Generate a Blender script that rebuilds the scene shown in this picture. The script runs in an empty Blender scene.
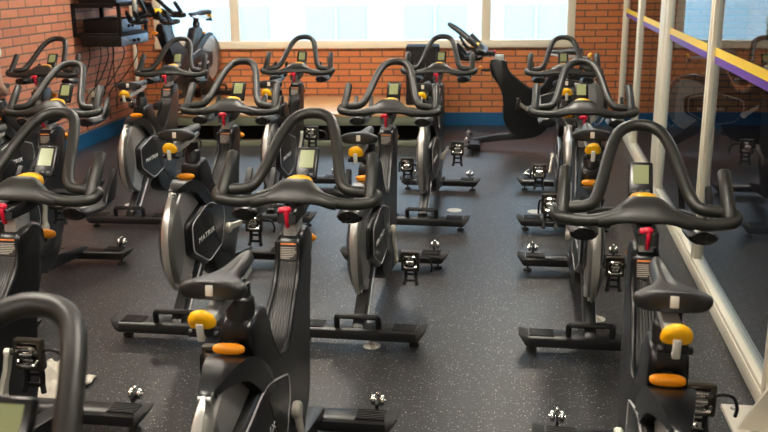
import bpy, bmesh, math, random
from mathutils import Vector, Matrix, Euler
random.seed(7)
S = 1.13                      # metres per layout unit
PI = math.pi
R = math.radians
scene = bpy.context.scene
COL = scene.collection

# ------------------------------------------------------------------ materials
def mat(name, col, rough=.5, metal=0.0, spec=.5, coat=0.0, noise=0.0, nscale=60):
    m = bpy.data.materials.new(name); m.use_nodes = True
    nt = m.node_tree; b = nt.nodes['Principled BSDF']
    b.inputs['Base Color'].default_value = (*col, 1)
    b.inputs['Roughness'].default_value = rough
    b.inputs['Metallic'].default_value = metal
    b.inputs['Specular IOR Level'].default_value = spec
    b.inputs['Coat Weight'].default_value = coat
    # every surface gets a little procedural wear in its roughness
    tc = nt.nodes.new('ShaderNodeTexCoord'); n = nt.nodes.new('ShaderNodeTexNoise')
    n.inputs['Scale'].default_value = nscale; n.inputs['Detail'].default_value = 3
    nt.links.new(tc.outputs['Object'], n.inputs['Vector'])
    mr = nt.nodes.new('ShaderNodeMapRange')
    mr.inputs['To Min'].default_value = max(0.02, rough - .03); mr.inputs['To Max'].default_value = min(1, rough + .03)
    nt.links.new(n.outputs['Fac'], mr.inputs['Value']); nt.links.new(mr.outputs['Result'], b.inputs['Roughness'])
    if noise:
        bp = nt.nodes.new('ShaderNodeBump'); bp.inputs['Strength'].default_value = noise
        bp.inputs['Distance'].default_value = .002
        nt.links.new(n.outputs['Fac'], bp.inputs['Height']); nt.links.new(bp.outputs['Normal'], b.inputs['Normal'])
    return m

M = {}
M['black'] = mat('black_plastic', (.006, .006, .0065), .34)
M['pedal'] = mat('pedal_metal', (.060, .050, .038), .35, .6)
M['shell'] = mat('shell_plastic', (.0055, .006, .007), .30, spec=.5)
M['bar'] = mat('bar_rubber', (.017, .017, .0145), .38, noise=.25, nscale=400)
M['frame'] = mat('frame_black', (.007, .007, .0075), .34, spec=.5)
M['steel'] = mat('polished_steel', (.42, .42, .41), .38, .55)
M['wheel'] = mat('flywheel_iron', (.30, .29, .28), .28, 1)
M['edge'] = mat('edge_glint', (.62, .60, .56), .33, .85)  # bright tone imitating light caught in the guard's clear rim
M['alu'] = mat('aluminium', (.56, .56, .55), .32, .45)
M['crank'] = mat('crank_alloy', (.72, .69, .60), .38, .55)
M['chrome'] = mat('chrome', (.80, .79, .76), .12, 1)
M['saddle'] = mat('saddle_vinyl', (.016, .016, .017), .40, spec=.6)
M['tag'] = mat('pale_tag', (.62, .60, .54), .5)
M['yellow'] = mat('yellow_plastic', (.95, .48, .006), .35)
M['orange'] = mat('orange_plastic', (.95, .33, .008), .35)
M['red'] = mat('red_plastic', (.56, .008, .035), .35)
M['lcd'] = mat('lcd_screen', (.27, .30, .15), .18)
M['bezel'] = mat('console_bezel', (.012, .012, .013), .25)
M['print'] = mat('label_print', (.42, .38, .33), .6)
M['plate'] = mat('label_plate', (.035, .032, .030), .5)
M['oranget'] = mat('label_orange', (.85, .25, .06), .5)
M['letter'] = mat('lettering_white', (.90, .90, .90), .45)
M['outline'] = mat('outline_silver', (.55, .55, .56), .4, .3)
M['rubber'] = mat('foot_rubber', (.02, .02, .02), .7)
M['tread'] = mat('tread_plastic', (.014, .014, .015), .40)
M['cream'] = mat('cream_paint', (.88, .83, .67), .42)
M['creamw'] = mat('window_paint', (.86, .78, .60), .45)
M['white'] = mat('white_paint', (.74, .70, .60), .45)
M['blue'] = mat('blue_baseboard', (.012, .105, .24), .45)
M['plaster'] = mat('plaster', (.62, .58, .50), .8)
M['ceil'] = mat('ceiling_tile', (.70, .68, .63), .85)
M['dark_wall'] = mat('corridor_wall', (.05, .065, .10), .7)
M['rack'] = mat('rack_black', (.012, .010, .009), .75, spec=.25)
M['amp'] = mat('amp_face', (.18, .24, .33), .35, .4)
M['cable'] = mat('cable_black', (.012, .012, .014), .5)
M['spk'] = mat('speaker_black', (.010, .010, .011), .8, spec=.25)
M['stagefas'] = mat('platform_edge', (.20, .22, .155), .55)
M['disc'] = mat('marker_disc', (.74, .72, .64), .5)
M['discband'] = mat('marker_band', (.42, .36, .26), .5)
M['towel'] = mat('towel_cotton', (.72, .68, .58), .95, noise=.6, nscale=120)
M['skin'] = mat('skin', (.55, .33, .23), .5)
M['shirt'] = mat('shirt_cotton', (.75, .72, .66), .9)
M['trousers'] = mat('sport_trousers', (.02, .022, .03), .8)
M['hair'] = mat('hair', (.03, .018, .012), .6)
M['bottle'] = mat('bottle_plastic', (.40, .43, .37), .25)
M['facade'] = mat('outside_render', (.43, .45, .44), .8)
M['fwin'] = mat('outside_window', (.33, .40, .41), .5)
M['ground'] = mat('outside_paving', (.32, .36, .38), .9)
M['tapeY'] = mat('tape_yellow', (.92, .62, .015), .4)
M['tapeP'] = mat('tape_purple', (.135, .035, .36), .4)
M['socket'] = mat('socket_plastic', (.68, .60, .44), .45)

def emit(name, col, st):
    m = bpy.data.materials.new(name); m.use_nodes = True
    nt = m.node_tree; nt.nodes.clear()
    e = nt.nodes.new('ShaderNodeEmission'); o = nt.nodes.new('ShaderNodeOutputMaterial')
    e.inputs['Color'].default_value = (*col, 1); e.inputs['Strength'].default_value = st
    nt.links.new(e.outputs[0], o.inputs[0]); return m
M['lamp'] = emit('lamp_diffuser', (1, .92, .79), 40.0)

M['lampc'] = emit('added_corridor_glow', (.60, .80, 1.0), 30.0)  # glow of the lamp added behind the partition

def glass(name, tint, ior, rough=0.0):
    """thin pane: tinted transmission with fresnel reflection on the face that is met first"""
    m = bpy.data.materials.new(name); m.use_nodes = True
    nt = m.node_tree; nt.nodes.clear(); N = nt.nodes.new; L = nt.links.new
    o = N('ShaderNodeOutputMaterial'); mx = N('ShaderNodeMixShader')
    t = N('ShaderNodeBsdfTransparent'); t.inputs[0].default_value = (*tint, 1)
    g = N('ShaderNodeBsdfGlossy'); g.inputs['Roughness'].default_value = rough
    f = N('ShaderNodeFresnel'); f.inputs['IOR'].default_value = ior
    geo = N('ShaderNodeNewGeometry'); inv = N('ShaderNodeMath'); inv.operation = 'SUBTRACT'; inv.inputs[0].default_value = 1
    mul = N('ShaderNodeMath'); mul.operation = 'MULTIPLY'
    L(geo.outputs['Backfacing'], inv.inputs[1]); L(f.outputs[0], mul.inputs[0]); L(inv.outputs[0], mul.inputs[1])
    L(mul.outputs[0], mx.inputs[0]); L(t.outputs[0], mx.inputs[1]); L(g.outputs[0], mx.inputs[2]); L(mx.outputs[0], o.inputs[0])
    return m
M['pane'] = glass('partition_glass', (.76, .82, .88), 2.6)
M['winpane'] = glass('window_glass', (.97, .99, .99), 1.5)
M['guard'] = glass('smoked_guard', (.84, .84, .83), 1.75, .22)

def floor_mat():
    m = bpy.data.materials.new('speckled_rubber_floor'); m.use_nodes = True
    nt = m.node_tree; b = nt.nodes['Principled BSDF']; N = nt.nodes.new; L = nt.links.new
    tc = N('ShaderNodeTexCoord')
    base = N('ShaderNodeTexNoise'); base.inputs['Scale'].default_value = 1.4; base.inputs['Detail'].default_value = 4
    L(tc.outputs['Object'], base.inputs['Vector'])
    r = N('ShaderNodeValToRGB')
    r.color_ramp.elements[0].color = (.015, .0155, .017, 1); r.color_ramp.elements[1].color = (.025, .0255, .028, 1)
    L(base.outputs['Fac'], r.inputs[0]); prev = r.outputs[0]
    for sc, th, pick, col in ((75, .24, .62, (.30, .29, .25)), (120, .30, .66, (.13, .13, .14)), (48, .17, .80, (.46, .42, .34))):
        v = N('ShaderNodeTexVoronoi'); v.inputs['Scale'].default_value = sc
        L(tc.outputs['Object'], v.inputs['Vector'])
        lt = N('ShaderNodeMath'); lt.operation = 'LESS_THAN'; lt.inputs[1].default_value = th
        L(v.outputs['Distance'], lt.inputs[0])
        sp = N('ShaderNodeSeparateColor'); L(v.outputs['Color'], sp.inputs[0])
        gt = N('ShaderNodeMath'); gt.operation = 'GREATER_THAN'; gt.inputs[1].default_value = pick
        L(sp.outputs[0], gt.inputs[0])
        mu = N('ShaderNodeMath'); mu.operation = 'MULTIPLY'; L(lt.outputs[0], mu.inputs[0]); L(gt.outputs[0], mu.inputs[1])
        mx = N('ShaderNodeMix'); mx.data_type = 'RGBA'
        L(mu.outputs[0], mx.inputs[0]); L(prev, mx.inputs[6]); mx.inputs[7].default_value = (*col, 1)
        prev = mx.outputs[2]
    L(prev, b.inputs['Base Color'])
    b.inputs['Roughness'].default_value = .36; b.inputs['Specular IOR Level'].default_value = .5
    fn = N('ShaderNodeTexNoise'); fn.inputs['Scale'].default_value = 160; L(tc.outputs['Object'], fn.inputs['Vector'])
    bp = N('ShaderNodeBump'); bp.inputs['Strength'].default_value = .35; bp.inputs['Distance'].default_value = .003
    L(fn.outputs['Fac'], bp.inputs['Height']); L(bp.outputs['Normal'], b.inputs['Normal'])
    return m
M['floor'] = floor_mat()

def brick_mat(name, c1, c2, mortar, k=1.0):
    m = bpy.data.materials.new(name); m.use_nodes = True
    nt = m.node_tree; b = nt.nodes['Principled BSDF']; N = nt.nodes.new; L = nt.links.new
    tc = N('ShaderNodeTexCoord'); sp = N('ShaderNodeSeparateXYZ'); cb = N('ShaderNodeCombineXYZ')
    L(tc.outputs['Object'], sp.inputs[0])
    L(sp.outputs['X'], cb.inputs['X']); L(sp.outputs['Z'], cb.inputs['Y'])
    br = N('ShaderNodeTexBrick'); br.offset = .5
    br.inputs['Scale'].default_value = 1; br.inputs['Brick Width'].default_value = .262 * k; br.inputs['Row Height'].default_value = .0745 * k
    br.inputs['Mortar Size'].default_value = .0075; br.inputs['Mortar Smooth'].default_value = .15; br.inputs['Bias'].default_value = -.1
    br.inputs['Color1'].default_value = (*c1, 1); br.inputs['Color2'].default_value = (*c2, 1); br.inputs['Mortar'].default_value = (*mortar, 1)
    L(cb.outputs[0], br.inputs['Vector'])
    n = N('ShaderNodeTexNoise'); n.inputs['Scale'].default_value = 22; n.inputs['Detail'].default_value = 5
    L(tc.outputs['Object'], n.inputs['Vector'])
    mx = N('ShaderNodeMix'); mx.data_type = 'RGBA'; mx.blend_type = 'MULTIPLY'; mx.inputs[0].default_value = .35
    L(br.outputs['Color'], mx.inputs[6]); L(n.outputs['Color'], mx.inputs[7])
    hs = N('ShaderNodeHueSaturation'); hs.inputs['Value'].default_value = 1.2; L(mx.outputs[2], hs.inputs['Color'])
    L(hs.outputs[0], b.inputs['Base Color']); b.inputs['Roughness'].default_value = .7
    iv = N('ShaderNodeMath'); iv.operation = 'SUBTRACT'; iv.inputs[0].default_value = 1; L(br.outputs['Fac'], iv.inputs[1])
    bp = N('ShaderNodeBump'); bp.inputs['Strength'].default_value = .6; bp.inputs['Distance'].default_value = .006
    L(iv.outputs[0], bp.inputs['Height']); L(bp.outputs['Normal'], b.inputs['Normal'])
    return m
M['brick'] = brick_mat('brick_orange_lit', (.66, .225, .075), (.54, .165, .055), (.10, .075, .055))  # same brick as the left wall; the back wall's light is in the colour
M['brickL'] = brick_mat('brick_pink_lit', (.66, .265, .155), (.56, .205, .115), (.15, .12, .095), 1.12)  # same brick colour again, with the left wall's pinkish light painted in

def wood_mat():
    m = bpy.data.materials.new('platform_wood'); m.use_nodes = True
    nt = m.node_tree; b = nt.nodes['Principled BSDF']; N = nt.nodes.new; L = nt.links.new
    tc = N('ShaderNodeTexCoord'); mp = N('ShaderNodeMapping'); mp.inputs['Scale'].default_value = (1.2, 14, 1)
    L(tc.outputs['Object'], mp.inputs[0])
    n = N('ShaderNodeTexNoise'); n.inputs['Scale'].default_value = 3; n.inputs['Detail'].default_value = 6; L(mp.outputs[0], n.inputs['Vector'])
    r = N('ShaderNodeValToRGB'); r.color_ramp.elements[0].color = (.54, .31, .135, 1); r.color_ramp.elements[1].color = (.68, .43, .22, 1)
    L(n.outputs['Fac'], r.inputs[0]); L(r.outputs[0], b.inputs['Base Color']); b.inputs['Roughness'].default_value = .35
    return m
M['wood'] = wood_mat()

# ------------------------------------------------------------------ mesh helpers
def V(*a): return Vector(a)
class MB:
    def __init__(self): self.bm = bmesh.new()
    def box(self, c, s, rot=None, bevel=0, seg=2):
        r = bmesh.ops.create_cube(self.bm, size=1)
        vs = r['verts']
        bmesh.ops.scale(self.bm, vec=Vector(s), verts=vs)
        if bevel:
            es = list({e for v in vs for e in v.link_edges})
            rb = bmesh.ops.bevel(self.bm, geom=es, offset=bevel, segments=seg, affect='EDGES', profile=.5)
            vs = list({v for f in rb['faces'] for v in f.verts} | {v for v in vs if v.is_valid})
        if rot is not None:
            bmesh.ops.rotate(self.bm, cent=(0, 0, 0), matrix=Euler(rot).to_matrix(), verts=vs)
        bmesh.ops.translate(self.bm, vec=Vector(c), verts=vs); return self
    def ring_loft(self, rings, caps=True, closed=False):
        vr = [[self.bm.verts.new(p) for p in r] for r in rings]
        n = len(rings[0]); k = len(vr)
        for i in range(k if closed else k - 1):
            a, b = vr[i], vr[(i + 1) % k]
            for j in range(n):
                self.bm.faces.new((a[j], a[(j + 1) % n], b[(j + 1) % n], b[j]))
        if caps and not closed:
            self.bm.faces.new(vr[0][::-1]); self.bm.faces.new(vr[-1])
        return self
    def tube(self, pts, r, seg=10, round_ends=True, closed=False):
        pts = [Vector(p) for p in pts]; n = len(pts)
        rad = r if isinstance(r, (list, tuple)) else [r] * n
        if round_ends and not closed:
            d0 = (pts[0] - pts[1]).normalized(); d1 = (pts[-1] - pts[-2]).normalized()
            a, b = rad[0], rad[-1]
            pts = [pts[0] + d0 * a * .35] + [pts[0] + d0 * a * .22] + pts + [pts[-1] + d1 * b * .22] + [pts[-1] + d1 * b * .35]
            rad = [a * .5, a * .85] + list(rad) + [b * .85, b * .5]; n = len(pts)
        up = None; rings = []
        for i in range(n):
            if closed: t = (pts[(i + 1) % n] - pts[i - 1]).normalized()
            else: t = (pts[min(i + 1, n - 1)] - pts[max(i - 1, 0)]).normalized()
            if up is None:
                up = Vector((0, 0, 1)) if abs(t.z) < .9 else Vector((0, 1, 0))
            up = (up - t * up.dot(t)).normalized(); s = t.cross(up)
            rings.append([pts[i] + (up * math.sin(2 * PI * j / seg) + s * math.cos(2 * PI * j / seg)) * rad[i] for j in range(seg)])
        return self.ring_loft(rings, True, closed)
    def lathe(self, prof, origin, axis='x', seg=32):
        """prof: list of (r, h) ; h along axis"""
        rings = []
        o = Vector(origin)
        for r, h in prof:
            ring = []
            for j in range(seg):
                a = 2 * PI * j / seg; c, s = r * math.cos(a), r * math.sin(a)
                ring.append(o + (V(h, c, s) if axis == 'x' else V(c, h, s) if axis == 'y' else V(c, s, h)))
            rings.append(ring)
        return self.ring_loft(rings)
    def prism(self, poly, x0, x1, bevel=0, seg=2, axis='x'):
        """poly in (y,z) extruded along x (or (x,y) along z for axis z, (x,z) along y)"""
        def P(a, b, h): return V(h, a, b) if axis == 'x' else V(a, b, h) if axis == 'z' else V(a, h, b)
        va = [self.bm.verts.new(P(a, b, x0)) for a, b in poly]; vb = [self.bm.verts.new(P(a, b, x1)) for a, b in poly]
        n = len(poly)
        f0 = self.bm.faces.new(va[::-1]); f1 = self.bm.faces.new(vb)
        for j in range(n): self.bm.faces.new((va[j], va[(j + 1) % n], vb[(j + 1) % n], vb[j]))
        if bevel:
            es = list(set(f0.edges) | set(f1.edges))
            bmesh.ops.bevel(self.bm, geom=es, offset=bevel, segments=seg, affect='EDGES', profile=.5)
        return self
    def sphere(self, c, r, su=16, sv=10):
        res = bmesh.ops.create_uvsphere(self.bm, u_segments=su, v_segments=sv, radius=1)
        bmesh.ops.scale(self.bm, vec=Vector(r), verts=res['verts'])
        bmesh.ops.translate(self.bm, vec=Vector(c), verts=res['verts']); return self
    def rotate(self, cent, rot):
        bmesh.ops.rotate(self.bm, cent=Vector(cent), matrix=Euler(rot).to_matrix(), verts=self.bm.verts[:]); return self
    def mesh(self, name, m, sharp=38):
        bm = self.bm
        bmesh.ops.recalc_face_normals(bm, faces=bm.faces[:])
        for f in bm.faces: f.smooth = True
        for e in bm.edges:
            if len(e.link_faces) == 2 and e.calc_face_angle(0) > R(sharp): e.smooth = False
        bmesh.ops.scale(bm, vec=(S, S, S), verts=bm.verts[:])
        me = bpy.data.meshes.new(name); bm.to_mesh(me); bm.free()
        me.materials.append(m); return me
    def build(self, name, m, parent=None, loc=(0, 0, 0), sharp=38):
        o = bpy.data.objects.new(name, self.mesh(name, m, sharp)); COL.objects.link(o)
        o.location = Vector(loc) * S
        if parent: o.parent = parent
        return o
def smooth(pts, n=6, closed=False):
    P = [Vector(p) for p in pts]; out = []; k = len(P)
    for i in range(k if closed else k - 1):
        p0 = P[i - 1] if (i > 0 or closed) else P[0]; p1 = P[i]; p2 = P[(i + 1) % k]
        p3 = P[(i + 2) % k] if (closed or i + 2 < k) else P[-1]
        for j in range(n):
            t = j / n
            out.append(.5 * ((2 * p1) + (p2 - p0) * t + (2 * p0 - 5 * p1 + 4 * p2 - p3) * t * t + (3 * p1 - p0 - 3 * p2 + p3) * t ** 3))
    if not closed: out.append(P[-1])
    return out
def smooth2(poly, n=4, closed=True):
    return [(p.x, p.y) for p in smooth([(a, b, 0) for a, b in poly], n, closed)]
def empty(name, loc, rz=0):
    o = bpy.data.objects.new(name, None); COL.objects.link(o)
    o.location = Vector(loc) * S; o.rotation_euler = (0, 0, rz); o.empty_display_size = .1; return o
def tag(o, label, cat, group=None):
    o['label'] = label; o['category'] = cat
    if group: o['group'] = group
    return o
def structure(o): o['kind'] = 'structure'; return o
def text_mesh(s, size, width, m):
    cu = bpy.data.curves.new('lettering', 'FONT'); cu.body = s; cu.size = size; cu.extrude = .0008
    cu.align_x = 'CENTER'; cu.align_y = 'CENTER'; cu.space_character = 1.12
    tmp = bpy.data.objects.new('lettering', cu); COL.objects.link(tmp)
    dg = bpy.context.evaluated_depsgraph_get(); dg.update()
    me = bpy.data.meshes.new_from_object(tmp.evaluated_get(dg)); me.name = 'lettering'
    bpy.data.objects.remove(tmp); bpy.data.curves.remove(cu)
    xs = [v.co.x for v in me.vertices]; w = max(xs) - min(xs); cx = (max(xs) + min(xs)) / 2
    for v in me.vertices: v.co.x = (v.co.x - cx) * width / w
    me.materials.clear(); me.materials.append(m); return me

# ------------------------------------------------------------------ the spin bike (built at the origin, facing +Y)
AX = (.03, .355)              # crank axis (y, z)
FW = (-.375, .44)              # flywheel axis (y, z)
HEX = [(-.470, .510), (-.205, .562), (.045, .485), (.058, .40), (-.015, .275), (-.235, .242), (-.465, .362)]

def make_bike():
    root = empty('spin_bike', (0, 0, 0))
    # main shell: gooseneck, valley, seat mast -------------------------------------------------
    neck = [(.274, .808), (.260, .735), (.226, .682), (.168, .634), (.108, .586), (.046, .548), (-.018, .540), (-.074, .588),
            (-.114, .660), (-.158, .752), (-.282, .744), (-.275, .66), (-.262, .60), (-.20, .52), (-.14, .40), (-.05, .28), (.06, .20),
            (.20, .22), (.262, .30), (.282, .40), (.288, .48), (.318, .57), (.372, .650), (.408, .72), (.410, .785), (.388, .818)]
    b = MB().prism(smooth2(neck, 3), -.040, .040, bevel=.016, seg=3)
    # flare low down so that the neck grows into the drive cover
    for v in b.bm.verts:
        if v.co.z < .66 and v.co.y > -.2: v.co.x *= 1 + .30 * min(1, (.66 - v.co.z) / .13)
        elif v.co.y <= -.1 and v.co.z > .5: v.co.x *= 1.12
    edge = smooth([(0, .266, .795), (0, .257, .736), (0, .223, .684), (0, .166, .637), (0, .107, .590), (0, .046, .552), (0, -.018, .544), (0, -.072, .591), (0, -.112, .662), (0, -.154, .740)], 5)
    for sx in (-1, 1):
        b.tube([p + V(sx * (.034 * (1 + .30 * min(1, max(0, (.66 - p.z) / .13)))), -.002, .002) for p in edge], .0085, 8)
    body = b.build('body_shell', M['shell'], root, sharp=50)
    # ribbed pad on the rear of the neck
    prof = smooth([(0, .262, .735), (0, .226, .681), (0, .168, .633), (0, .120, .595), (0, .075, .564)], 6)
    rb = MB()
    for k in range(8):
        x = -.0255 + .0073 * k
        rb.tube([p + V(x * (1 + .35 * i / len(prof)), .0005, -.0005) for i, p in enumerate(prof)], [.0052 * (1 - .75 * (i / (len(prof) - 1)) ** 2) for i in range(len(prof))], 8)
    rb.build('ribbed_pad', M['bar'], root)
    # warning plate on top of the neck
    n = Vector((0, -.97, .22)).normalized()
    pl = MB().prism(smooth2([(-.029, .026), (.029, .026), (.029, -.010), (.020, -.026), (0, -.031), (-.020, -.026), (-.029, -.010)], 3), 0, .004, axis='z')
    T = Matrix.Translation((0, .2655, .768)) @ Matrix(((1, 0, 0, 0), (0, .19, -.98, 0), (0, .98, .19, 0), (0, 0, 0, 1)))
    bmesh.ops.transform(pl.bm, matrix=T, verts=pl.bm.verts[:])
    plate = pl.build('warning_plate', M['plate'], root)
    h = MB().box((0, .0205, .0045), (.054, .009, .003)); bmesh.ops.transform(h.bm, matrix=T, verts=h.bm.verts[:])
    h.build('plate_header', M['oranget'], plate)
    h = MB()
    for i, w in enumerate((.050, .046, .050, .050, .044, .040, .030)):
        h.box((-.025 + w / 2, .0115 - i * .0055, .0045), (w, .0028, .002))
    bmesh.ops.transform(h.bm, matrix=T, verts=h.bm.verts[:]); h.build('plate_print', M['print'], plate)
    # drive shroud round the crank
    MB().lathe([(.02, -.047), (.190, -.047), (.214, -.040), (.220, -.026), (.220, .026), (.214, .040), (.190, .047), (.02, .047)], (0, .062, .322), 'x', 48).build('drive_shroud', M['shell'], root)
    # shoulder over the flywheel
    sh = smooth2([(-.19, .600), (-.27, .655), (-.35, .688), (-.43, .694), (-.512, .676), (-.520, .662), (-.44, .655), (-.36, .632), (-.28, .575), (-.18, .50), (-.10, .50)], 3)
    sm_ = MB().prism(sh, -.052, .052, bevel=.018, seg=3)
    for v in sm_.bm.verts: v.co.x *= 1 - .60 * min(1, max(0, (-.36 - v.co.y) / .15))
    sm_.build('wheel_shoulder', M['shell'], root, sharp=50)
    # flywheel
    fy, fz = FW
    fw = MB().lathe([(.03, -.022), (.19, -.020), (.195, -.024), (.234, -.024), (.240, -.018), (.240, .018), (.234, .024), (.195, .024), (.19, .020), (.03, .022)], (0, fy, fz), 'x', 56).build('flywheel', M['steel'], root)
    MB().lathe([(.02, -.030), (.05, -.030), (.05, .030), (.02, .030)], (0, fy, fz), 'x', 20).build('flywheel_hub', M['frame'], fw)
    # clear guard: a lens-shaped shell swept round the back of the wheel, pointed at both ends
    g = MB(); rings = []
    A0, A1, NG = 124, 229, 28
    for i in range(NG + 1):
        t = i / NG; a = R(A0 + (A1 - A0) * t); k = math.sin(PI * t) ** .55
        ri = .262 - .092 * k; wo_, wi = .006 + .022 * k, .008 + .038 * k
        cs = [(-wi, ri), (-wo_ * 1.25, .262), (-wo_, .273), (-wo_ * .5, .278), (wo_ * .5, .278), (wo_, .273), (wo_ * 1.25, .262), (wi, ri)]
        cs = cs + [(x * .90, r - .0025) for x, r in cs[::-1]]
        rings.append([V(x, fy + r * math.cos(a), fz + r * math.sin(a)) for x, r in cs])
    guard = g.ring_loft(rings).build('wheel_guard', M['guard'], root)
    ed = MB(); rings = []
    for i in range(NG + 1):
        t = i / NG; a = R(A0 + (A1 - A0) * t); k = math.sin(PI * t) ** .55; w_ = .005 + .011 * k
        rings.append([V(x, fy + r * math.cos(a), fz + r * math.sin(a)) for x, r in ((-w_, .279), (-w_ * .5, .282), (w_ * .5, .282), (w_, .279))])
    ed.ring_loft(rings).build('guard_edge_glint', M['edge'], guard)  # bright strip stands in for refracted light along the clear rim
    for ang in (A0, A1):
        a = R(ang)
        MB().lathe([(.001, -.016), (.008, -.016), (.008, .016), (.001, .016)], (0, fy + .266 * math.cos(a), fz + .266 * math.sin(a)), 'x', 12).build('guard_bolt', M['steel'], guard)
    # hexagonal side covers
    hx = smooth2(HEX, 1); cy = sum(a for a, _ in hx) / len(hx); cz = sum(c for _, c in hx) / len(hx)
    def scaled(k):
        out = []
        m_ = len(hx)
        for i in range(m_):                       # rounded corners
            p0, p1, p2 = Vector(hx[i - 1]), Vector(hx[i]), Vector(hx[(i + 1) % m_])
            for t in (.0, .5, 1.0):
                q = (p1 + (p0 - p1) * .16) * (1 - t) ** 2 + 2 * p1 * t * (1 - t) + (p1 + (p2 - p1) * .16) * t ** 2
                out.append((cy + (q.x - cy) * k, cz + (q.y - cz) * k))
        return out
    tm = text_mesh('MATRIX', .036 * S, .225 * S, M['letter'])
    for sx in (-1, 1):
        c = MB()
        c.ring_loft([[V(sx * x, a, d) for a, d in scaled(k)] for x, k in ((.0, 1.0), (.022, 1.0), (.038, .98), (.047, .93), (.050, .87))])
        cov = c.build('side_cover', M['black'], root)
        MB().tube([V(sx * .0495, a, d) for a, d in scaled(.89)], .0035, 6, closed=True).build('cover_outline', M['outline'], cov)
        t = bpy.data.objects.new('lettering', tm); COL.objects.link(t); t.parent = cov
        t.location = Vector((sx * .0512, cy - .065, cz - .006)) * S
        t.rotation_euler = Matrix(((0, 0, sx), (sx, 0, 0), (0, 1, 0))).to_euler()
    # spars
    MB().prism([(-.545, .10), (-.600, .075), (-.585, .10), (-.31, .33), (-.22, .34), (-.20, .25), (-.27, .22), (-.50, .075), (-.54, .065)], -.026, .026, bevel=.006).build('rear_spar', M['frame'], root)
    MB().box((.030, -.40, .185), (.003, .26, .016), (R(39), 0, 0)).build('spar_stripe', M['letter'], root)
    MB().prism([(.05, .13), (.17, .165), (.30, .14), (.55, .098), (.56, .06), (.50, .055), (.25, .085), (.07, .095)], -.036, .036, bevel=.010).build('front_spar', M['frame'], root)
    # stabilisers
    def stab(name, y, sgn):
        pr = [(-.050, .038), (-.056, .056), (-.050, .076), (-.038, .084), (.038, .084), (.050, .076), (.056, .056), (.050, .038)]
        ob = MB().prism([(y + a, z) for a, z in pr], -.262, .262).build(name, M['frame'], root)
        for sx in (-1, 1):
            c = MB()
            c.ring_loft([[V(sx * (x + kx * (z - .06)), y + a * k, .06 + (z - .06) * k + dz) for a, z in pr] for x, k, kx, dz in ((.262, 1.03, 0, 0), (.270, 1.06, .35, .003), (.284, 1.06, .55, .008), (.291, .85, .55, .011))])
            c.build('end_cap', M['rubber'], ob)
            tr = MB().box((sx * .205, y, .0855), (.105, .074, .004))
            for i in range(6): tr.box((sx * .205, y - .031 + i * .0125, .0885), (.100, .005, .004))
            tr.build('tread_pad', M['tread'], ob)
            MB().lathe([(.004, .042), (.006, .040), (.006, .014), (.020, .012), (.023, .008), (.023, .001), (.004, .0005)], (sx * .245, y - .012 * sgn, 0), 'z', 16).build('levelling_foot', M['rubber'], ob)
        return ob
    rs = stab('rear_stabilizer', -.566, -1)
    hp = smooth([(-.092, -.590, .084), (-.092, -.594, .132), (-.086, -.596, .144), (-.074, -.596, .148), (.074, -.596, .148), (.086, -.596, .144), (.092, -.594, .132), (.092, -.590, .084)], 3)
    MB().tube([V(p.x, p.y, .084 + (p.z - .084) * .86) for p in hp], .0130, 8).build('lift_handle', M['black'], rs)
    fs = stab('front_stabilizer', .534, 1)
    for sx in (-1, 1):
        x = sx * .219
        w = MB()
        for dx in (-.016, .016): w.lathe([(.002, -.008), (.018, -.008), (.021, -.004), (.021, .004), (.018, .008), (.002, .008)], (x + dx, .605, .108), 'x', 18)
        w.lathe([(.002, -.030), (.006, -.030), (.006, .030), (.002, .030)], (x, .605, .108), 'x', 10)
        w.sphere((x, .605, .132), (.009, .009, .009), 10, 6)
        wb = w.build('transport_wheel', M['chrome'], fs)
        MB().box((x, .590, .100), (.012, .045, .026), (R(15), 0, 0), .003).build('wheel_bracket', M['frame'], wb)
    # cranks and pedals: their own origin sits on the axis
    for sx, nm in ((1, 'right'), (-1, 'left')):
        c = MB(); x = sx * .070
        c.lathe([(.002, -.012), (.024, -.012), (.027, -.006), (.027, .006), (.022, .012), (.002, .012)], (x, 0, 0), 'x', 20)
        pts = [(x, .0, 0), (x + sx * .004, .05, 0), (x + sx * .014, .10, 0), (x + sx * .018, .148, 0)]
        rings = []
        for (px, py, pz), hw in zip(pts, (.022, .016, .0135, .0145)):
            rings.append([V(px + dx, py, dz) for dx, dz in ((-.008, -hw * .8), (-.004, -hw), (.004, -hw), (.008, -hw * .8), (.008, hw * .8), (.004, hw), (-.004, hw), (-.008, hw * .8))])
        c.ring_loft(rings)
        c.lathe([(.002, -.009), (.014, -.009), (.014, .009), (.002, .009)], (x + sx * .018, .150, 0), 'x', 14)
        ca = c.build('crank_arm', M['crank'], root, (0, AX[0], AX[1])); ca['side'] = sx
        # pedal: origin on its spindle, face towards the rear (-Y), toe cage hanging
        pd = MB()
        for dx in (-.038, .038): pd.box((dx, 0, 0), (.014, .028, .092), None, .004)
        for dz in (-.042, .042): pd.box((0, 0, dz), (.088, .028, .014), None, .004)
        pd.box((0, .006, 0), (.070, .006, .078))
        pd.lathe([(.002, -.060), (.008, -.060), (.008, .04), (.002, .04)], (0, 0, 0), 'x', 10) if sx > 0 else pd.lathe([(.002, -.04), (.008, -.04), (.008, .060), (.002, .060)], (0, 0, 0), 'x', 10)
        p = pd.build('pedal', M['pedal'], root, (0, 0, 0)); p['side'] = sx
        q = MB().box((0, -.008, 0), (.034, .014, .064), None, .004)
        q.tube(smooth([(-.031, -.014, .014), (-.022, -.024, .027), (.022, -.024, .027), (.031, -.014, .014)], 4), .0062, 8)
        q.tube(smooth([(-.031, -.014, -.014), (-.022, -.024, -.027), (.022, -.024, -.027), (.031, -.014, -.014)], 4), .0062, 8)
        q.lathe([(.001, -.020), (.012, -.020), (.012, .020), (.001, .020)], (0, -.014, 0), 'x', 12)
        q.build('cleat_clip', M['chrome'], p)
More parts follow.
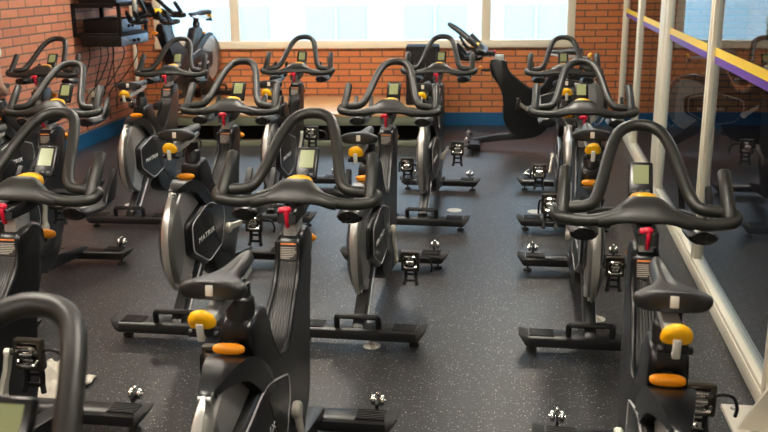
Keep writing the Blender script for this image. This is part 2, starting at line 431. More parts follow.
        k = MB()
        for dx in (-.024, .024):
            k.tube(smooth([(dx, .010, -.040), (dx, .014, -.076), (dx * 1.1, .006, -.106), (dx * 1.35, -.002, -.124)], 4), .0095, 6)
        k.box((0, .014, -.072), (.048, .008, .012)); k.box((0, .004, -.102), (.056, .008, .012))
        k.build('toe_cage', M['black'], p)
        q_ = 1 if sx > 0 else .25
        st = smooth([(sx * .040, 0, .010), (sx * (.040 + .022 * q_), -.002, .018), (sx * (.040 + .052 * q_), .004, .008), (sx * (.040 + .066 * q_), .008, -.026), (sx * (.040 + .062 * q_), .006, -.052)], 4)
        MB().tube(st, .0052, 6).build('pedal_strap', M['black'], p)
    # seat post, slider, saddle
    MB().lathe([(.002, .69), (.037, .69), (.037, .798), (.033, .804), (.029, .808), (.028, .842), (.002, .842)], (0, -.235, 0), 'z', 24).build('seat_post', M['frame'], root)
    sl = MB().prism([(-.452, .832), (-.452, .846), (-.40, .850), (-.12, .872), (-.12, .856), (-.25, .836), (-.40, .828)], -.019, .019, bevel=.004)
    sl.box((0, -.25, .862), (.024, .07, .026), (R(4), 0, 0), .004)
    slider = sl.build('saddle_slider', M['alu'], root)
    kb = MB().sphere((0, 0, 0), (.0335, .019, .037), 24, 16)
    for v in kb.bm.verts:
        v.co.z = max(v.co.z, -.006)
        if abs(v.co.y) > .014: v.co.y = math.copysign(.014 + (abs(v.co.y) - .014) * .3, v.co.y)
    bmesh.ops.rotate(kb.bm, cent=(0, 0, 0), matrix=Euler((R(28), 0, 0)).to_matrix(), verts=kb.bm.verts[:])
    bmesh.ops.translate(kb.bm, vec=(0, -.462, .846), verts=kb.bm.verts[:])
    kb.build('slider_knob', M['yellow'], root)
    MB().box((0, -.478, .826), (.017, .010, .046), (R(10), 0, 0), .003).box((0, -.462, .812), (.017, .03, .010), None, .003).build('knob_strap', M['tag'], root)
    MB().box((0, -.455, .822), (.052, .026, .026), None, .005).tube([(-.034, -.455, .815), (.034, -.455, .815)], .010, 8).build('slider_clamp', M['black'], root)
    # orange height lever on the mast
    lv = MB().sphere((0, 0, 0), (1, 1, 1), 24, 16)
    for v in lv.bm.verts:
        c = v.co; c.x = math.copysign(abs(c.x) ** .7, c.x) * .041; c.y = math.copysign(abs(c.y) ** .75, c.y) * .016; c.z = math.copysign(abs(c.z) ** .8, c.z) * .0135
    bmesh.ops.translate(lv.bm, vec=(-.007, -.322, .697), verts=lv.bm.verts[:])
    lv.build('height_lever', M['orange'], root)
    MB().box((-.004, -.300, .682), (.024, .05, .05), (R(-20), 0, 0), .006).build('lever_mount', M['black'], root)
    # saddle
    s = MB(); rings = []
    for u in [0, .02, .06, .12, .2, .3, .42, .55, .68, .8, .9, .96, 1.0]:
        y = -.402 + u * .322
        for_w = [(0, .066), (.02, .079), (.06, .087), (.12, .086), (.2, .068), (.3, .043), (.42, .031), (.55, .028), (.68, .027), (.8, .0255), (.9, .023), (.96, .018), (1.0, .009)]
        w = dict(for_w)[u]
        rise = .010 * (1 - u) ** 2
        thick = .046 - .022 * min(1, u * 1.6)
        z = .914 + rise - .006 * math.sin(u * PI) - .012 * u * u
        if u in (0, 1.0): thick *= .55
        groove = .010 * math.sin(min(1, max(0, (u - .12) / .75)) * PI)
        ring = []
        for xx, zz in ((-.88, -.010), (-1, -.018), (-.94, -thick), (-.6, -thick - .006), (0, -thick - .006), (.6, -thick - .006), (.94, -thick), (1, -.018), (.88, -.010), (.58, 0), (.26, .001), (0, -groove), (-.26, .001), (-.58, 0)):
            ring.append(V(xx * w, y, z + zz))
        rings.append(ring)
    s.ring_loft(rings); me = s
    sad = me.build('saddle', M['saddle'], root, sharp=80)
    ss = sad.modifiers.new('smooth', 'SUBSURF'); ss.levels = 1; ss.render_levels = 1
    MB().box((0, -.4045, .9015), (.018, .004, .026), (R(-6), 0, 0), .0015).build('saddle_tag', M['tag'], sad)
    MB().tube([(-.018, -.37, .868), (-.018, -.20, .866), (-.012, -.12, .878)], .004, 6).tube([(.018, -.37, .868), (.018, -.20, .866), (.012, -.12, .878)], .004, 6).build('saddle_rail', M['chrome'], sad)
    # handlebar post and clamp
    MB().prism([(.285, .795), (.372, .795), (.378, .86), (.290, .86)], -.021, .021, bevel=.005).build('handlebar_post', M['alu'], root)
    hs = MB().prism([(.255, .852), (.262, .882), (.46, .890), (.46, .866), (.38, .850)], -.030, .030, bevel=.006)
    for sx in (-1, 1): hs.tube([(sx * .024, .262, .884), (sx * .024, .44, .892)], .006, 6)
    hs.build('bar_slider', M['frame'], root)
    MB().box((-.021, .282, .862), (.010, .014, .044), None, .002).box((.021, .282, .862), (.010, .014, .044), None, .002).box((0, .33, .845), (.052, .05, .014), None, .004).build('slider_plate', M['alu'], root)
    rd = MB().tube(smooth([(0, .262, .892), (0, .254, .880), (0, .258, .860), (0, .266, .840)], 4), [.0085] * 4 + [.007] * 9, 8)
    rd.sphere((-.002, .262, .894), (.017, .013, .0115), 14, 8).tube([(-.002, .262, .894), (-.022, .258, .893)], .010, 8)
    rd.build('brake_lever', M['red'], root)
    # handlebar
    hb = MB()
    half = [(0, .362, .928), (.045, .360, .924), (.085, .354, .913), (.120, .350, .902), (.155, .350, .895), (.195, .352, .894), (.226, .355, .897), (.246, .360, .900), (.257, .374, .906),
            (.257, .392, .914), (.238, .400, .918), (.205, .402, .921), (.172, .404, .924), (.150, .414, .932), (.133, .440, .955), (.119, .485, .990), (.104, .540, 1.036), (.088, .592, 1.076), (.066, .640, 1.108), (.035, .664, 1.124), (0, .670, 1.128)]
    path = [V(-x, y, z) for x, y, z in half[::-1]][:-1] + [V(x, y, z) for x, y, z in half]
    path = smooth(path[:-1], 3, closed=True)
    hb.tube(path, .0188, 12, closed=True)
    for sx in (-1, 1):
        hb.tube([(sx * .239, .372, .902), (sx * .238, .392, .925), (sx * .235, .436, .972), (sx * .231, .482, 1.021)], [.0200, .0200, .0196, .0190], 12)
    hbo = hb.build('handlebar', M['bar'], root, sharp=60)
    pf = MB(); rings = []
    for x in [-.135 + .27 * i / 30 for i in range(31)]:
        k = .5 + .5 * math.cos(PI * min(1, max(0, (abs(x) - .028) / .107)))
        cy_, cz_ = .349 + .013 * k, .8945 + .0345 * k
        hy, hz = .0200 + .021 * k, .0200 + .001 * k
        rings.append([V(x, cy_ + hy * math.cos(a), cz_ + hz * math.sin(a) + .62 * k * hy * math.cos(a)) for a in [2 * PI * j / 24 for j in range(24)]])
    pf.ring_loft(rings).build('bar_centre_pad', M['bar'], hbo, sharp=60)
    # yellow resistance knob
    ky = MB().lathe([(.001, -.010), (.044, -.010), (.046, .0), (.044, .012), (.036, .021), (.020, .027), (.001, .029)], (0, .428, .936), 'z', 28)
    ky.build('resistance_knob', M['yellow'], root)
    MB().box((0, .410, .920), (.05, .07, .036), None, .008).build('knob_base', M['black'], root)
    # console
    co = MB().box((0, 0, 0), (.074, .020, .112), None, .007, 3)
    co.rotate((0, 0, 0), (R(-34), 0, 0)); bmesh.ops.translate(co.bm, vec=(0, .548, .978), verts=co.bm.verts[:])
    cons = co.build('console', M['bezel'], root)
    sc = MB().box((0, -.0105, .013), (.047, .002, .062)); sc.rotate((0, 0, 0), (R(-34), 0, 0)); bmesh.ops.translate(sc.bm, vec=(0, .548, .978), verts=sc.bm.verts[:])
    sc.build('screen', M['lcd'], cons)
    bt = MB()
    for x in (-.02, 0, .02): bt.box((x, -.0105, -.042), (.012, .002, .008))
    bt.rotate((0, 0, 0), (R(-34), 0, 0)); bmesh.ops.translate(bt.bm, vec=(0, .548, .978), verts=bt.bm.verts[:])
    bt.build('button', M['tread'], cons)
    MB().tube([(0, .43, .90), (0, .50, .922), (0, .548, .955)], .014, 8).build('console_bracket', M['black'], root)
    # cross arm with two holders
    MB().tube(smooth([(-.155, .475, .880), (-.10, .462, .898), (-.04, .44, .896), (.04, .44, .896), (.10, .462, .898), (.155, .475, .880)], 4), .0135, 8).build('holder_arm', M['black'], root)
    for sx in (-1, 1):
        x = sx * .172
        h = MB(); rings = []
        for y, w, z, t in ((.368, .032, .852, .014), (.382, .043, .846, .024), (.44, .047, .843, .027), (.50, .048, .840, .026), (.56, .046, .842, .020), (.592, .034, .846, .010)):
            rings.append([V(x + w * math.cos(a), y, z + t * math.sin(a)) for a in [2 * PI * j / 12 for j in range(12)]])
        h.ring_loft(rings)
        for e in (-1, 1):
            h.prism([(.505, .845), (.575, .845), (.602, .895), (.615, .945), (.600, .951), (.570, .912), (.530, .880)], x + e * .042 - .009, x + e * .042 + .009, bevel=.004)
        for e in (-.5, .5): h.lathe([(.002, -.004), (.013, -.004), (.013, .004), (.002, .004)], (x + e * .036, .368, .850), 'y', 12)
        h.build('bottle_holder', M['black'], root)
    # orange pop pin on an elbow at the front of the neck
    MB().tube(smooth([(0, .395, .722), (0, .430, .716), (0, .475, .720), (0, .490, .738)], 4), .011, 8).build('pin_stem', M['black'], root)
    MB().sphere((0, .494, .744), (.036, .021, .017), 18, 12).build('pop_pin', M['orange'], root)
    return root

def copy_tree(o, parent=None):
    c = o.copy(); COL.objects.link(c)
    if parent: c.parent = parent
    for ch in list(o.children): copy_tree(ch, c)
    return c
proto = make_bike()
HB_PARTS = ('handlebar', 'resistance_knob', 'knob_base', 'console', 'console_bracket', 'holder_arm', 'bottle_holder', 'bar_slider', 'slider_plate', 'brake_lever')
SEAT_PARTS = ('saddle', 'saddle_slider', 'slider_knob', 'knob_strap', 'slider_clamp')
def base(o): return o.name.split('.')[0]
def set_bike(root, loc, yaw, theta, dh=0.0, ds=0.0, dy=0.0):
    root.location = Vector(loc) * S; root.rotation_euler = (0, 0, yaw)
    for c in root.children:
        n = base(c)
        if n == 'crank_arm':
            c.rotation_euler.x = theta if c['side'] > 0 else theta + PI
        elif n == 'pedal':
            sd = c['side']; a = theta if sd > 0 else theta + PI
            c.location = Vector((sd * .158, AX[0] + .150 * math.cos(a), AX[1] + .150 * math.sin(a))) * S
        elif n in HB_PARTS: c.location = Vector((0, dy, dh)) * S
        elif n in SEAT_PARTS: c.location = Vector((-.018, 0, ds)) * S
BIKES = [
 # x, y, z, heading (deg, left positive), crank angle, bar dz, saddle dz, bar dy, label
 (-.676, 2.318, 0, -.2, -85, .006, -.022, 0, 'large black spin bike in the centre foreground, glossy saddle tilted toward the camera'),
 (.379, 2.268, 0, -1.7, 27, -.012, .014, 0, 'large black spin bike in the right foreground, pedal beside the white post foot'),
 (.347, 4.247, 0, .3, -97, -.003, .020, 0, 'black spin bike along the glass partition directly in front of the right foreground bike'),
 (-.645, 4.231, 0, -.8, -102, -.006, -.007, 0, 'black spin bike beyond the centre foreground bike, round white marker lying behind its rear foot'),
 (-1.478, 4.193, 0, .5, -5, -.004, 0, 0, 'black spin bike left of centre showing its lettered side cover above the foreground saddle'),
 (-.547, 6.083, 0, -1.3, 12, -.002, -.014, 0, 'black spin bike in the back row with the speaker behind its handlebar'),
 (-1.558, 6.065, 0, 1.1, 78, -.004, 0, 0, 'black spin bike in the back row in front of the middle of the wooden platform'),
 (.34, 6.142, 0, -.2, 30, -.012, .010, 0, 'black spin bike in the back row nearest the glass partition'),
 (-2.458, 5.919, 0, 2.1, 40, -.008, 0, 0, 'black spin bike in the back row in front of the bike parked on the platform'),
 (-3.318, 5.681, 0, 2.3, 15, .009, 0, 0, 'black spin bike farthest left in the back row, beside the brick wall'),
 (-2.412, 4.089, 0, 1.8, 95, -.010, 0, 0, 'black spin bike by the left edge, directly beyond the large bike cut by that edge'),
 (-1.574, 2.262, 0, -.8, 78, .006, 0, 0, 'large black spin bike cut by the left edge, white cloth beside its pedal'),
 (-.688, .497, 0, 0, 60, 0, 0, 0, 'nearest spin bike, only its bar loop and console showing at bottom left'),
 (.185, 8.27, 0, 90, 215, 0, 0, .11, 'black spin bike standing side-on against the back wall under the window, facing left'),
 (-3.22, 8.62, .315, 168, 60, 0, 0, 0, 'dark spin bike parked up on the platform in front of the window'),
]
for i, (x, y, z, yaw, th, dh, ds, dy, label) in enumerate(BIKES):
    b = proto if i == 0 else copy_tree(proto)
    set_bike(b, (x, y, z), R(yaw), R(th), dh, ds, dy)
    tag(b, label, 'exercise bike', 'spin bikes in the studio')

# ------------------------------------------------------------------ the room
CEIL = 2.55
FA = math.atan2(9.617 - 9.345, 3.16)                 # the back wall runs a few degrees off square
def far_y(x): return 9.60 + (x) * math.tan(FA) - .005
XL = -4.03; XR = 3.2; YB = -3.2
structure(MB().box(((XL + XR) / 2, 3.6, -.05), (XR - XL + .6, 14.4, .1)).build('floor', M['floor']))
structure(MB().box(((XL + XR) / 2, 3.6, CEIL + .05), (XR - XL + .6, 14.4, .1)).build('ceiling', M['ceil']))
# left wall: local X runs along the wall so that the bricks follow it
wl = MB().box((0, 0, CEIL / 2), (13.2, .1, CEIL)).build('wall_left', M['brickL'], None, (XL - .05, 3.4, 0)); wl.rotation_euler.z = R(90); structure(wl)
bl = MB().box((0, 0, .069), (13.2, .016, .138)).build('baseboard_left', M['blue'], None, (XL + .008, 3.4, 0)); bl.rotation_euler.z = R(90); structure(bl)
# back wall with the window opening: local X along the wall, origin where x = 0
WZ0, WZ1 = .815, 1.95; WX0, WX1 = -3.80, .60
wb = MB()
for x0, x1, z0, z1 in ((-4.3, 3.6, 0, WZ0), (-4.3, 3.6, WZ1, CEIL), (-4.3, WX0, WZ0, WZ1), (WX1, 3.6, WZ0, WZ1)):
    wb.box(((x0 + x1) / 2, .09, (z0 + z1) / 2), (x1 - x0, .18, z1 - z0))
wo = wb.build('wall_back', M['brick'], None, (0, far_y(0), 0)); wo.rotation_euler.z = FA; structure(wo)
bb = MB().box((-.35, -.008, .069), (7.7, .016, .138)).build('baseboard_back', M['blue'], None, (0, far_y(0), 0)); bb.rotation_euler.z = FA; structure(bb)
structure(MB().box(((XL + XR) / 2, YB - .05, CEIL / 2), (XR - XL + .4, .1, CEIL)).build('wall_front', M['plaster']))
# window
win = empty('window_1', (0, far_y(0), 0), FA); structure(win)
fr = MB()
fr.box(((WX0 + WX1) / 2, .05, WZ0 + .04), (WX1 - WX0, .16, .08), None, .006)
fr.box(((WX0 + WX1) / 2, .05, WZ1 - .04), (WX1 - WX0, .12, .08), None, .006)
for x in (WX0 + .04, WX1 - .04): fr.box((x, .05, (WZ0 + WZ1) / 2), (.08, .12, WZ1 - WZ0 - .16), None, .006)
fr.build('window_frame', M['creamw'], win)
for x in (-2.94, -.31): MB().box((x, .05, (WZ0 + WZ1) / 2), (.095, .11, WZ1 - WZ0 - .16), None, .006).build('mullion', M['creamw'], win)
for x0, x1 in ((WX0 + .08, -2.9875), (-2.8925, -.3575), (-.2625, WX1 - .08)):
    MB().box(((x0 + x1) / 2, .06, (WZ0 + WZ1) / 2), (x1 - x0, .008, WZ1 - WZ0 - .16)).build('window_pane', M['winpane'], win)
# white pipe in the left corner
structure(MB().tube([(-3.965, 9.14, .0), (-3.965, 9.14, CEIL)], .024, 12, False).build('trim_1', M['cream']))

# glass partition on the right
def gx(y): return .95 + (y - 3.5) * .02
GA = -math.atan(.02)
wr = empty('wall_right', (0, 0, 0)); structure(wr)
POSTS = [(-.02, .09), (1.60, .09), (3.22, .09), (4.84, .09), (6.62, .40), (8.22, .09), (9.58, .09)]
for y, w in POSTS:
    p = MB().box((0, 0, CEIL / 2), (.040, w, CEIL), None, .004)
    p.box((-.010, 0, CEIL / 2), (.034, w * .45, CEIL), None, .004)
    o = p.build('post', M['cream'], wr, (gx(y) + .022, y, 0)); o.rotation_euler.z = GA
rl = MB().box((.035, 0, .035), (.085, 13.0, .07), None, .006).box((.020, 0, .055), (.045, 13.0, .07), None, .006)
o = rl.build('bottom_rail', M['cream'], wr, (gx(3.2), 3.2, 0)); o.rotation_euler.z = GA
yy = [YB] + [p[0] for p in POSTS]
for a, b_ in zip(yy[:-1], yy[1:]):
    m_ = (a + b_) / 2; L_ = b_ - a - (.38 if 6.62 in (a, b_) else .07)
    o = MB().box((0, 0, (CEIL + .08) / 2), (.010, L_, CEIL - .08)).build('glass_pane', M['pane'], wr, (gx(m_) + .030, m_, 0)); o.rotation_euler.z = GA
    o = MB().box((0, 0, 1.188), (.002, L_, .042)).build('yellow_tape', M['tapeY'], wr, (gx(m_) + .0235, m_, 0)); o.rotation_euler.z = GA
    o = MB().box((0, 0, 1.149), (.002, L_, .036)).build('purple_tape', M['tapeP'], wr, (gx(m_) + .0235, m_, 0)); o.rotation_euler.z = GA
structure(MB().box((XR + .05, 3.5, CEIL / 2), (.1, 13.4, CEIL)).build('wall_corridor', M['dark_wall']))

# ceiling lights
LIGHTS = [(x, y) for x in (-2.9, -1.4, .1) for y in (-1.2, 1.8, 4.8, 7.8)]
for i, (x, y) in enumerate(LIGHTS):
    r = tag(empty('ceiling_light', (x, y, CEIL)), 'recessed rectangular ceiling light panel above the bikes', 'ceiling light', 'ceiling light panels')
    h = MB()
    for sx in (-1, 1): h.box((sx * .165, 0, -.012), (.03, .66, .024)).box((0, sx * .315, -.012), (.30, .03, .024))
    h.build('light_frame', M['white'], r)
    MB().box((0, 0, -.008), (.298, .598, .012)).build('diffuser', M['lamp'], r)

r = tag(empty('added_corridor_light', (2.1, 4.6, CEIL)), 'added square ceiling light panel brightening the dim room behind the glass partition', 'ceiling light')  # unseen lamp, added to lift the darkness behind the glass
MB().box((0, 0, -.012), (.36, .36, .024), None, .004).build('light_frame', M['white'], r)
MB().box((0, 0, -.026), (.30, .30, .006)).build('diffuser', M['lampc'], r)

# ------------------------------------------------------------------ platform along the back wall
pf = tag(empty('platform', (0, far_y(0), 0), FA), 'low wooden-topped platform along the back wall under the window', 'platform')
PX0, PX1, PY0, PY1 = -3.58, -.78, -1.235, -.03
MB().box(((PX0 + PX1) / 2, (PY0 + PY1) / 2, .30), (PX1 - PX0, PY1 - PY0, .030), None, .003).build('deck', M['wood'], pf)
MB().box(((PX0 + PX1) / 2, PY0 + .02, .243), (PX1 - PX0, .03, .083), None, .003).build('deck_edge', M['stagefas'], pf)
MB().box(((PX0 + PX1) / 2, PY0 + .045, .028), (PX1 - PX0, .05, .056), None, .003).build('base_rail', M['stagefas'], pf)
MB().box(((PX0 + PX1) / 2, PY0 + .30, .15), (PX1 - PX0 - .02, .02, .25)).build('back_panel', M['rack'], pf)
for x in (PX0 + .03, -2.9, -1.85, PX1 - .03):
    MB().box((x, PY0 + .05, .128), (.05, .05, .146)).build('leg', M['rack'], pf)

# loudspeaker on the platform
sp = tag(empty('loudspeaker', (-.905, 8.98, .315), FA), 'black box loudspeaker standing on the right end of the platform', 'speaker')
MB().box((0, 0, .285), (.33, .32, .57), None, .012).build('cabinet', M['spk'], sp)
MB().box((0, -.164, .27), (.29, .01, .50), None, .004).build('grille', M['rack'], sp)

# ------------------------------------------------------------------ equipment on the left wall
rk = tag(empty('wall_rack', (XL, 7.95, .965)), 'black open wall shelf unit on the brick wall, cables trailing below', 'shelf unit')
for z in (.085, .355): MB().box((.235, .30, z), (.47, .62, .03), None, .003).build('shelf', M['rack'], rk)
for x in (.015, .455):
    for y in (.005, .595): MB().box((x, y, .22), (.03, .03, .30)).build('upright', M['rack'], rk)
MB().box((.20, .006, .335), (.40, .010, .012)).build('cross_rail', M['rack'], rk)
def amp(name, loc, size, label, blueface=True):
    r = tag(empty(name, loc), label, 'audio unit', 'audio units on the wall rack')
    MB().box((size[0] / 2, size[1] / 2, size[2] / 2), size, None, .004).build('case', M['rack'], r)
    f = MB().box((size[0] + .004, size[1] / 2, size[2] / 2), (.008, size[1] - .01, size[2] - .01), None, .002).build('front_panel', M['amp'], r)
    for t in (.42, .58): MB().lathe([(.001, 0), (.016, 0), (.014, .018), (.001, .018)], (size[0] + .008, size[1] * t, size[2] * .45), 'x', 14).build('dial', M['rack'], f)
    d = MB()
    for t, sg in ((.2, 1), (.8, -1)): d.box((size[0] + .009, size[1] * t, size[2] * .5), (.003, size[1] * .26, .006), (R(-24 * sg), 0, 0))
    d.build('trim_line', M['alu'], f)
    return r
amp('amplifier', (XL + .08, 7.93, .947), (.385, .62, .095), 'grey-faced amplifier hanging under the wall shelf unit, lowest of the audio units')
amp('mixer_unit', (XL + .08, 8.0, 1.0655), (.33, .52, .125), 'grey-faced audio unit standing inside the open wall shelf')
amp('receiver_unit', (XL + .08, 7.95, 1.336), (.36, .58, .16), 'grey-faced audio unit standing on top of the wall shelf')
for i in range(7):
    y0 = 7.99 + .085 * i; x0 = XL + (.12, .26, .15, .34, .20, .40, .12)[i]
    y1 = y0 + (-.10, -.05, .02, .05, .08, .12, .20)[i]; zb = (.24, .16, .30, .20, .42, .18, .26)[i]
    xm = XL + (.05, .14, .07, .17, .10, .20, .06)[i]
    pts = smooth([(x0, y0, .943), (x0 - .01, y0 + .01, .82), (xm, (y0 + y1) / 2 + .02 * (i % 2), .60), (XL + .025, y1, .44), (XL + .004, y1 + .02, zb)], 6)
    tag(MB().tube(pts, .0055, 6).build('cable', M['cable']), 'thin black cable hanging below the wall shelf unit', 'cable', 'cables hanging on the brick wall')
so = tag(empty('wall_socket', (XL, 8.183, 0.461)), 'beige double socket box on the brick wall below the cables', 'socket')
MB().box((.02, 0, 0), (.04, .13, .15), None, .006).build('box', M['socket'], so)
f = MB()
for dz in (-.035, .035): f.lathe([(.001, 0), (.024, 0), (.024, .004), (.001, .004)], (.040, 0, dz), 'x', 16)
f.build('outlet', M['white'], so)

# water bottle in the right-hand holder of the platform bike
bo = tag(empty('water_bottle', (-3.498, 8.138, 1.193)), 'pale green drinking bottle in the holder of the bike on the platform', 'bottle')
MB().lathe([(.002, 0), (.023, .002), (.026, .012), (.026, .11), (.024, .122), (.018, .135), (.016, .140), (.002, .140)], (0, 0, 0), 'z', 20).build('body', M['bottle'], bo)
MB().lathe([(.002, .141), (.019, .141), (.019, .162), (.010, .168), (.009, .182), (.002, .184)], (0, 0, 0), 'z', 16).build('cap', M['socket'], bo)

# round markers on the floor
for x, y, lab in ((-.591, 3.644, 'whole round white marker disc lying alone on the floor in the centre aisle'),
                  (.416, 4.085, 'white marker disc partly behind the rear foot of the second bike along the glass'),
                  (-.387, 6.01, 'white marker disc behind the rear foot of the back-row bike before the speaker'),
                  (.162, 6.03, 'white marker disc behind the rear foot of the back-row bike by the glass'),
                  (-2.684, 5.92, 'white marker disc behind the rear foot of the bike before the platform bike')):
    r = tag(empty('floor_marker', (x, y, 0), R(-20)), lab, 'floor marker', 'round floor markers')
    if y < 5:
        MB().lathe([(.001, .0005), (.040, .0005), (.039, .003), (.001, .003)], (0, 0, 0), 'z', 28).build('disc', M['disc'], r)
        MB().box((0, 0, .0034), (.020, .074, .0010), (0, 0, R(38))).build('band', M['discband'], r)
    else:
        MB().lathe([(.001, .0005), (.052, .0005), (.050, .003), (.001, .003)], (0, 0, 0), 'z', 28).build('disc', M['disc'], r)

# crumpled cloth
tw = MB(); n = 22; g = []
from mathutils import noise as mn
for i in range(n):
    row = []
    for j in range(n):
        u, v = i / (n - 1) - .5, j / (n - 1) - .5
        p = V(u * 6, v * 6, 1.7)
        h = .010 + .085 * max(0, 1 - (4 * (u * u + v * v))) * (1 + .9 * mn.noise(p * 1.6)) + .012 * abs(mn.noise(p * 3.1))
        if i in (0, n - 1) or j in (0, n - 1): h = .006 + .006 * abs(mn.noise(p * 4))
        row.append(tw.bm.verts.new((u * .25 + .018 * mn.noise(p + V(9, 0, 0)), v * .25 + .018 * mn.noise(p + V(0, 9, 0)), h)))
    g.append(row)
for i in range(n - 1):
    for j in range(n - 1): tw.bm.faces.new((g[i][j], g[i + 1][j], g[i + 1][j + 1], g[i][j + 1]))
o = tw.build('cloth', M['towel'], None, (-1.79, 3.06, 0), sharp=180)
sm = o.modifiers.new('thick', 'SOLIDIFY'); sm.thickness = .006; sm.offset = 1
tag(o, 'crumpled white cloth on the floor beside the left foreground pedal', 'cloth')

# white steel post with its foot
ps = tag(empty('steel_post', (1.0, 3.04, 0)), 'white steel post with bolted foot plate and triangular gusset at bottom right', 'post')
MB().box((-.035, -.02, .009), (.33, .42, .018), None, .003).build('foot_plate', M['white'], ps)
MB().box((.02, -.02, CEIL / 2 + .009), (.09, .10, CEIL - .02), None, .004).build('column', M['white'], ps)
MB().prism([(-.185, .018), (-.025, .018), (-.025, .27), (-.03, .29)], -.006, .006, axis='y').build('gusset', M['white'], ps)
bt = MB()
for x, y in ((-.16, .15),): bt.lathe([(.001, .018), (.014, .018), (.014, .027), (.001, .028)], (x, y, 0), 'z', 6)
bt.build('bolt', M['alu'], ps)

# ------------------------------------------------------------------ person at the far left, mostly out of frame
def skin_body(name, nodes, edges, m, parent, loc=(0, 0, 0), sub=2):
    me = bpy.data.meshes.new(name)
    me.from_pydata([Vector(n[0]) for n in nodes], edges, [])
    o = bpy.data.objects.new(name, me); COL.objects.link(o); o.parent = parent; o.location = loc
    sk = o.modifiers.new('skin', 'SKIN'); sk.use_smooth_shade = True
    for i, nd in enumerate(nodes):
        r = nd[1]; me.skin_vertices[0].data[i].radius = (r, r) if not isinstance(r, tuple) else r
    me.skin_vertices[0].data[0].use_root = True
    ss = o.modifiers.new('sub', 'SUBSURF'); ss.levels = sub; ss.render_levels = sub
    me.materials.append(m); return o
pe = tag(empty('person', (-3.062, 4.72, 0), R(-6)), 'person in a white short-sleeved shirt at the left edge, arm hanging', 'person')
nd = [((0, 0, .92), (.15, .10)), ((0, 0, 1.10), (.135, .09)), ((0, 0, 1.30), (.155, .095)), ((0, 0, 1.42), (.12, .07)), ((0, .01, 1.50), .052), ((0, .02, 1.57), .062), ((0, .03, 1.66), (.078, .095)), ((0, .02, 1.74), .06)]
ed = [(i, i + 1) for i in range(7)]
for sx in (-1, 1):
    k = len(nd)
    nd += [((sx * .175, 0, 1.405), .058), ((sx * .225, -.02, 1.26), .045), ((sx * .245, -.03, 1.13), .039), ((sx * .185, .09, 1.09), .034), ((sx * .125, .19, 1.06), .026), ((sx * .085, .235, 1.05), (.020, .034))]
    ed += [(3, k)] + [(k + i, k + i + 1) for i in range(5)]
    q = len(nd)
    nd += [((sx * .09, 0, .84), .088), ((sx * .10, .01, .48), .058), ((sx * .10, -.01, .28), .052), ((sx * .10, -.02, .09), .038), ((sx * .10, .03, .05), (.036, .030)), ((sx * .10, .10, .035), (.032, .020))]
    ed += [(0, q)] + [(q + i, q + i + 1) for i in range(5)]
skin_body('body', nd, ed, M['skin'], pe)
for sx in (-1, 1):          # fingers, loosely curled in front of the waist
    for i, L_ in enumerate((.062, .070, .066, .052)):
        z = 1.078 - i * .019
        f = [((sx * .090, .232, z), .009), ((sx * .060, .262, z - .004), .0088), ((sx * (.060 - L_ * .45), .272, z - .010), .0085), ((sx * (.060 - L_ * .75), .258, z - .016), .0072)]
        skin_body('finger', f, [(0, 1), (1, 2), (2, 3)], M['skin'], pe, sub=1)
    skin_body('thumb', [((sx * .108, .205, 1.078), .011), ((sx * .092, .215, 1.105), .0105), ((sx * .068, .232, 1.116), .0085)], [(0, 1), (1, 2)], M['skin'], pe, sub=1)
sn = [((0, 0, .84), (.185, .140)), ((0, 0, .98), (.178, .128)), ((0, 0, 1.12), (.168, .118)), ((0, 0, 1.30), (.180, .122)), ((0, 0, 1.415), (.150, .100)), ((0, .005, 1.475), .085)]
se = [(0, 1), (1, 2), (2, 3), (3, 4), (4, 5)]
for sx in (-1, 1):
    k = len(sn); sn += [((sx * .178, 0, 1.395), .076), ((sx * .210, -.01, 1.34), .070), ((sx * .224, -.016, 1.285), .070)]; se += [(4, k), (k, k + 1), (k + 1, k + 2)]
skin_body('shirt', sn, se, M['shirt'], pe)
tn = [((0, 0, .96), (.158, .112)), ((0, 0, .88), (.15, .115))]; te = [(0, 1)]
for sx in (-1, 1):
    k = len(tn); tn += [((sx * .09, 0, .80), .098), ((sx * .10, .01, .48), .072), ((sx * .10, -.01, .28), .066), ((sx * .10, -.02, .10), .056)]; te += [(1, k), (k, k + 1), (k + 1, k + 2), (k + 2, k + 3)]
skin_body('trousers', tn, te, M['trousers'], pe)
for sx in (-1, 1):
    sh = MB().prism([(-.075 / S, 0), (-.085 / S, .05 / S), (-.05 / S, .085 / S), (.02 / S, .085 / S), (.09 / S, .055 / S), (.17 / S, .045 / S), (.195 / S, .02 / S), (.19 / S, 0)], (sx * .10 - .048) / S, (sx * .10 + .048) / S, bevel=.012)
    sh.build('shoe', M['shirt'], pe)
hr = MB().sphere((0, .005 / S, 1.70 / S), (.085 / S, .098 / S, .085 / S), 20, 14)
for v in hr.bm.verts[:]:
    if v.co.z * S < 1.66 and v.co.y > 0: v.co.y = .0
hr.build('hair', M['hair'], pe)
fc = MB()
fc.sphere((0, .128 / S, 1.645 / S), (.014 / S, .020 / S, .018 / S), 10, 8)
for sx in (-1, 1): fc.sphere((sx * .078 / S, .02 / S, 1.65 / S), (.012 / S, .02 / S, .03 / S), 10, 8)
fc.build('nose_and_ears', M['skin'], pe)
ey = MB()
for sx in (-1, 1): ey.sphere((sx * .032 / S, .115 / S, 1.675 / S), (.012 / S, .008 / S, .007 / S), 10, 8)
ey.build('eyes', M['hair'], pe)
MB().sphere((0, .118 / S, 1.605 / S), (.024 / S, .008 / S, .006 / S), 12, 6).build('mouth', M['red'], pe)

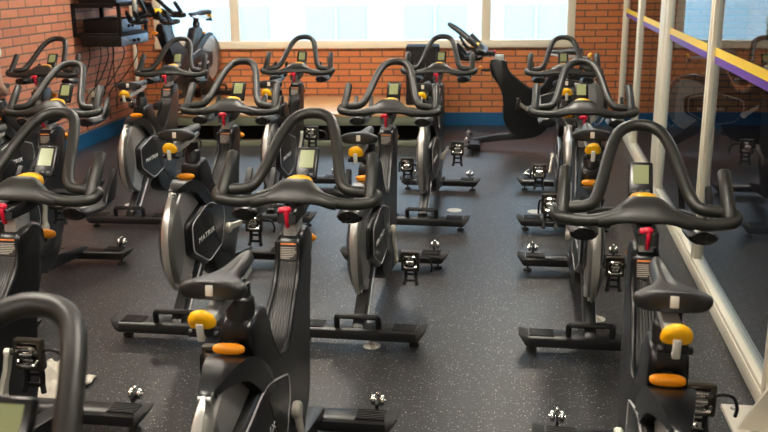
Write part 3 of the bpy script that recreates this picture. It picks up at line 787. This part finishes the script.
# ------------------------------------------------------------------ outside the window
structure(MB().box((-1, 22, -1.0), (60, 24, .1)).build('ground_outside', M['ground']))
bd = tag(empty('building', (-2, 24, -.95), R(3)), 'pale building across the street seen bright through the window', 'building')
MB().box((0, 3, 4.5), (40, 6, 9)).build('wall', M['facade'], bd)
for r in range(3):
    for k in range(9):
        x = -10.5 + k * 2.6
        w = MB().box((x, -.01, 1.1 + r * 2.2), (1.55, .08, 1.15)).build('window', M['fwin'], bd)
        MB().box((x, -.06, 1.1 + r * 2.2), (.06, .06, 1.15)).box((x, -.06, .50 + r * 2.2), (1.7, .12, .06)).build('window_bar', M['facade'], w)
rlg = MB()
rlg.box((0, 0, .95), (24, .04, .04)).box((0, 0, .15), (24, .04, .04))
for k in range(120): rlg.box((-11.9 + k * .2, 0, .55), (.02, .02, .8))
rl_ = rlg.build('railing', M['fwin'], None, (-2, 17.0, -.95)); tag(rl_, 'pale outdoor railing blurred beyond the window glass', 'railing')

# ------------------------------------------------------------------ light
w = bpy.data.worlds.new('World'); scene.world = w; w.use_nodes = True
nt = w.node_tree; bg = nt.nodes['Background']
bg.inputs['Color'].default_value = (.58, .79, 1.0, 1); bg.inputs['Strength'].default_value = 5.0
pl = bpy.data.lights.new('window_portal', 'AREA'); pl.shape = 'RECTANGLE'; pl.size = 4.3 * S; pl.size_y = 1.0 * S
pl.cycles.is_portal = True
po = bpy.data.objects.new('window_portal', pl); COL.objects.link(po)
po.location = Vector((-1.6, far_y(-1.6) + .25, 1.4)) * S; po.rotation_euler = (R(-90), 0, FA)

# ------------------------------------------------------------------ camera
f_px, pitch, roll, H = 901.596, .266017, -.009836, 1.6003
cam = bpy.data.cameras.new('camera'); co = bpy.data.objects.new('camera', cam); COL.objects.link(co)
cam.sensor_fit = 'HORIZONTAL'; cam.sensor_width = 36; cam.lens = f_px / 768 * 36
cam.clip_start = .05; cam.clip_end = 200
co.matrix_world = Matrix.Translation((0, 0, H * S)) @ Matrix.Rotation(R(8.3), 4, 'Z') @ Matrix.Rotation(PI / 2 - pitch, 4, 'X') @ Matrix.Rotation(roll, 4, 'Z')
cam.dof.use_dof = True; cam.dof.focus_distance = 3.9; cam.dof.aperture_fstop = 5.0
scene.camera = co
vs = scene.view_settings
scene.display_settings.display_device = 'sRGB'
vs.view_transform = 'Standard'; vs.look = 'None'; vs.gamma = 1; vs.use_curve_mapping = False; vs.exposure = 0.65
scene.cycles.use_denoising = True
scene.cycles.max_bounces = 10; scene.cycles.transparent_max_bounces = 24
scene.cycles.caustics_reflective = False; scene.cycles.caustics_refractive = False
scene.cycles.sample_clamp_indirect = 6
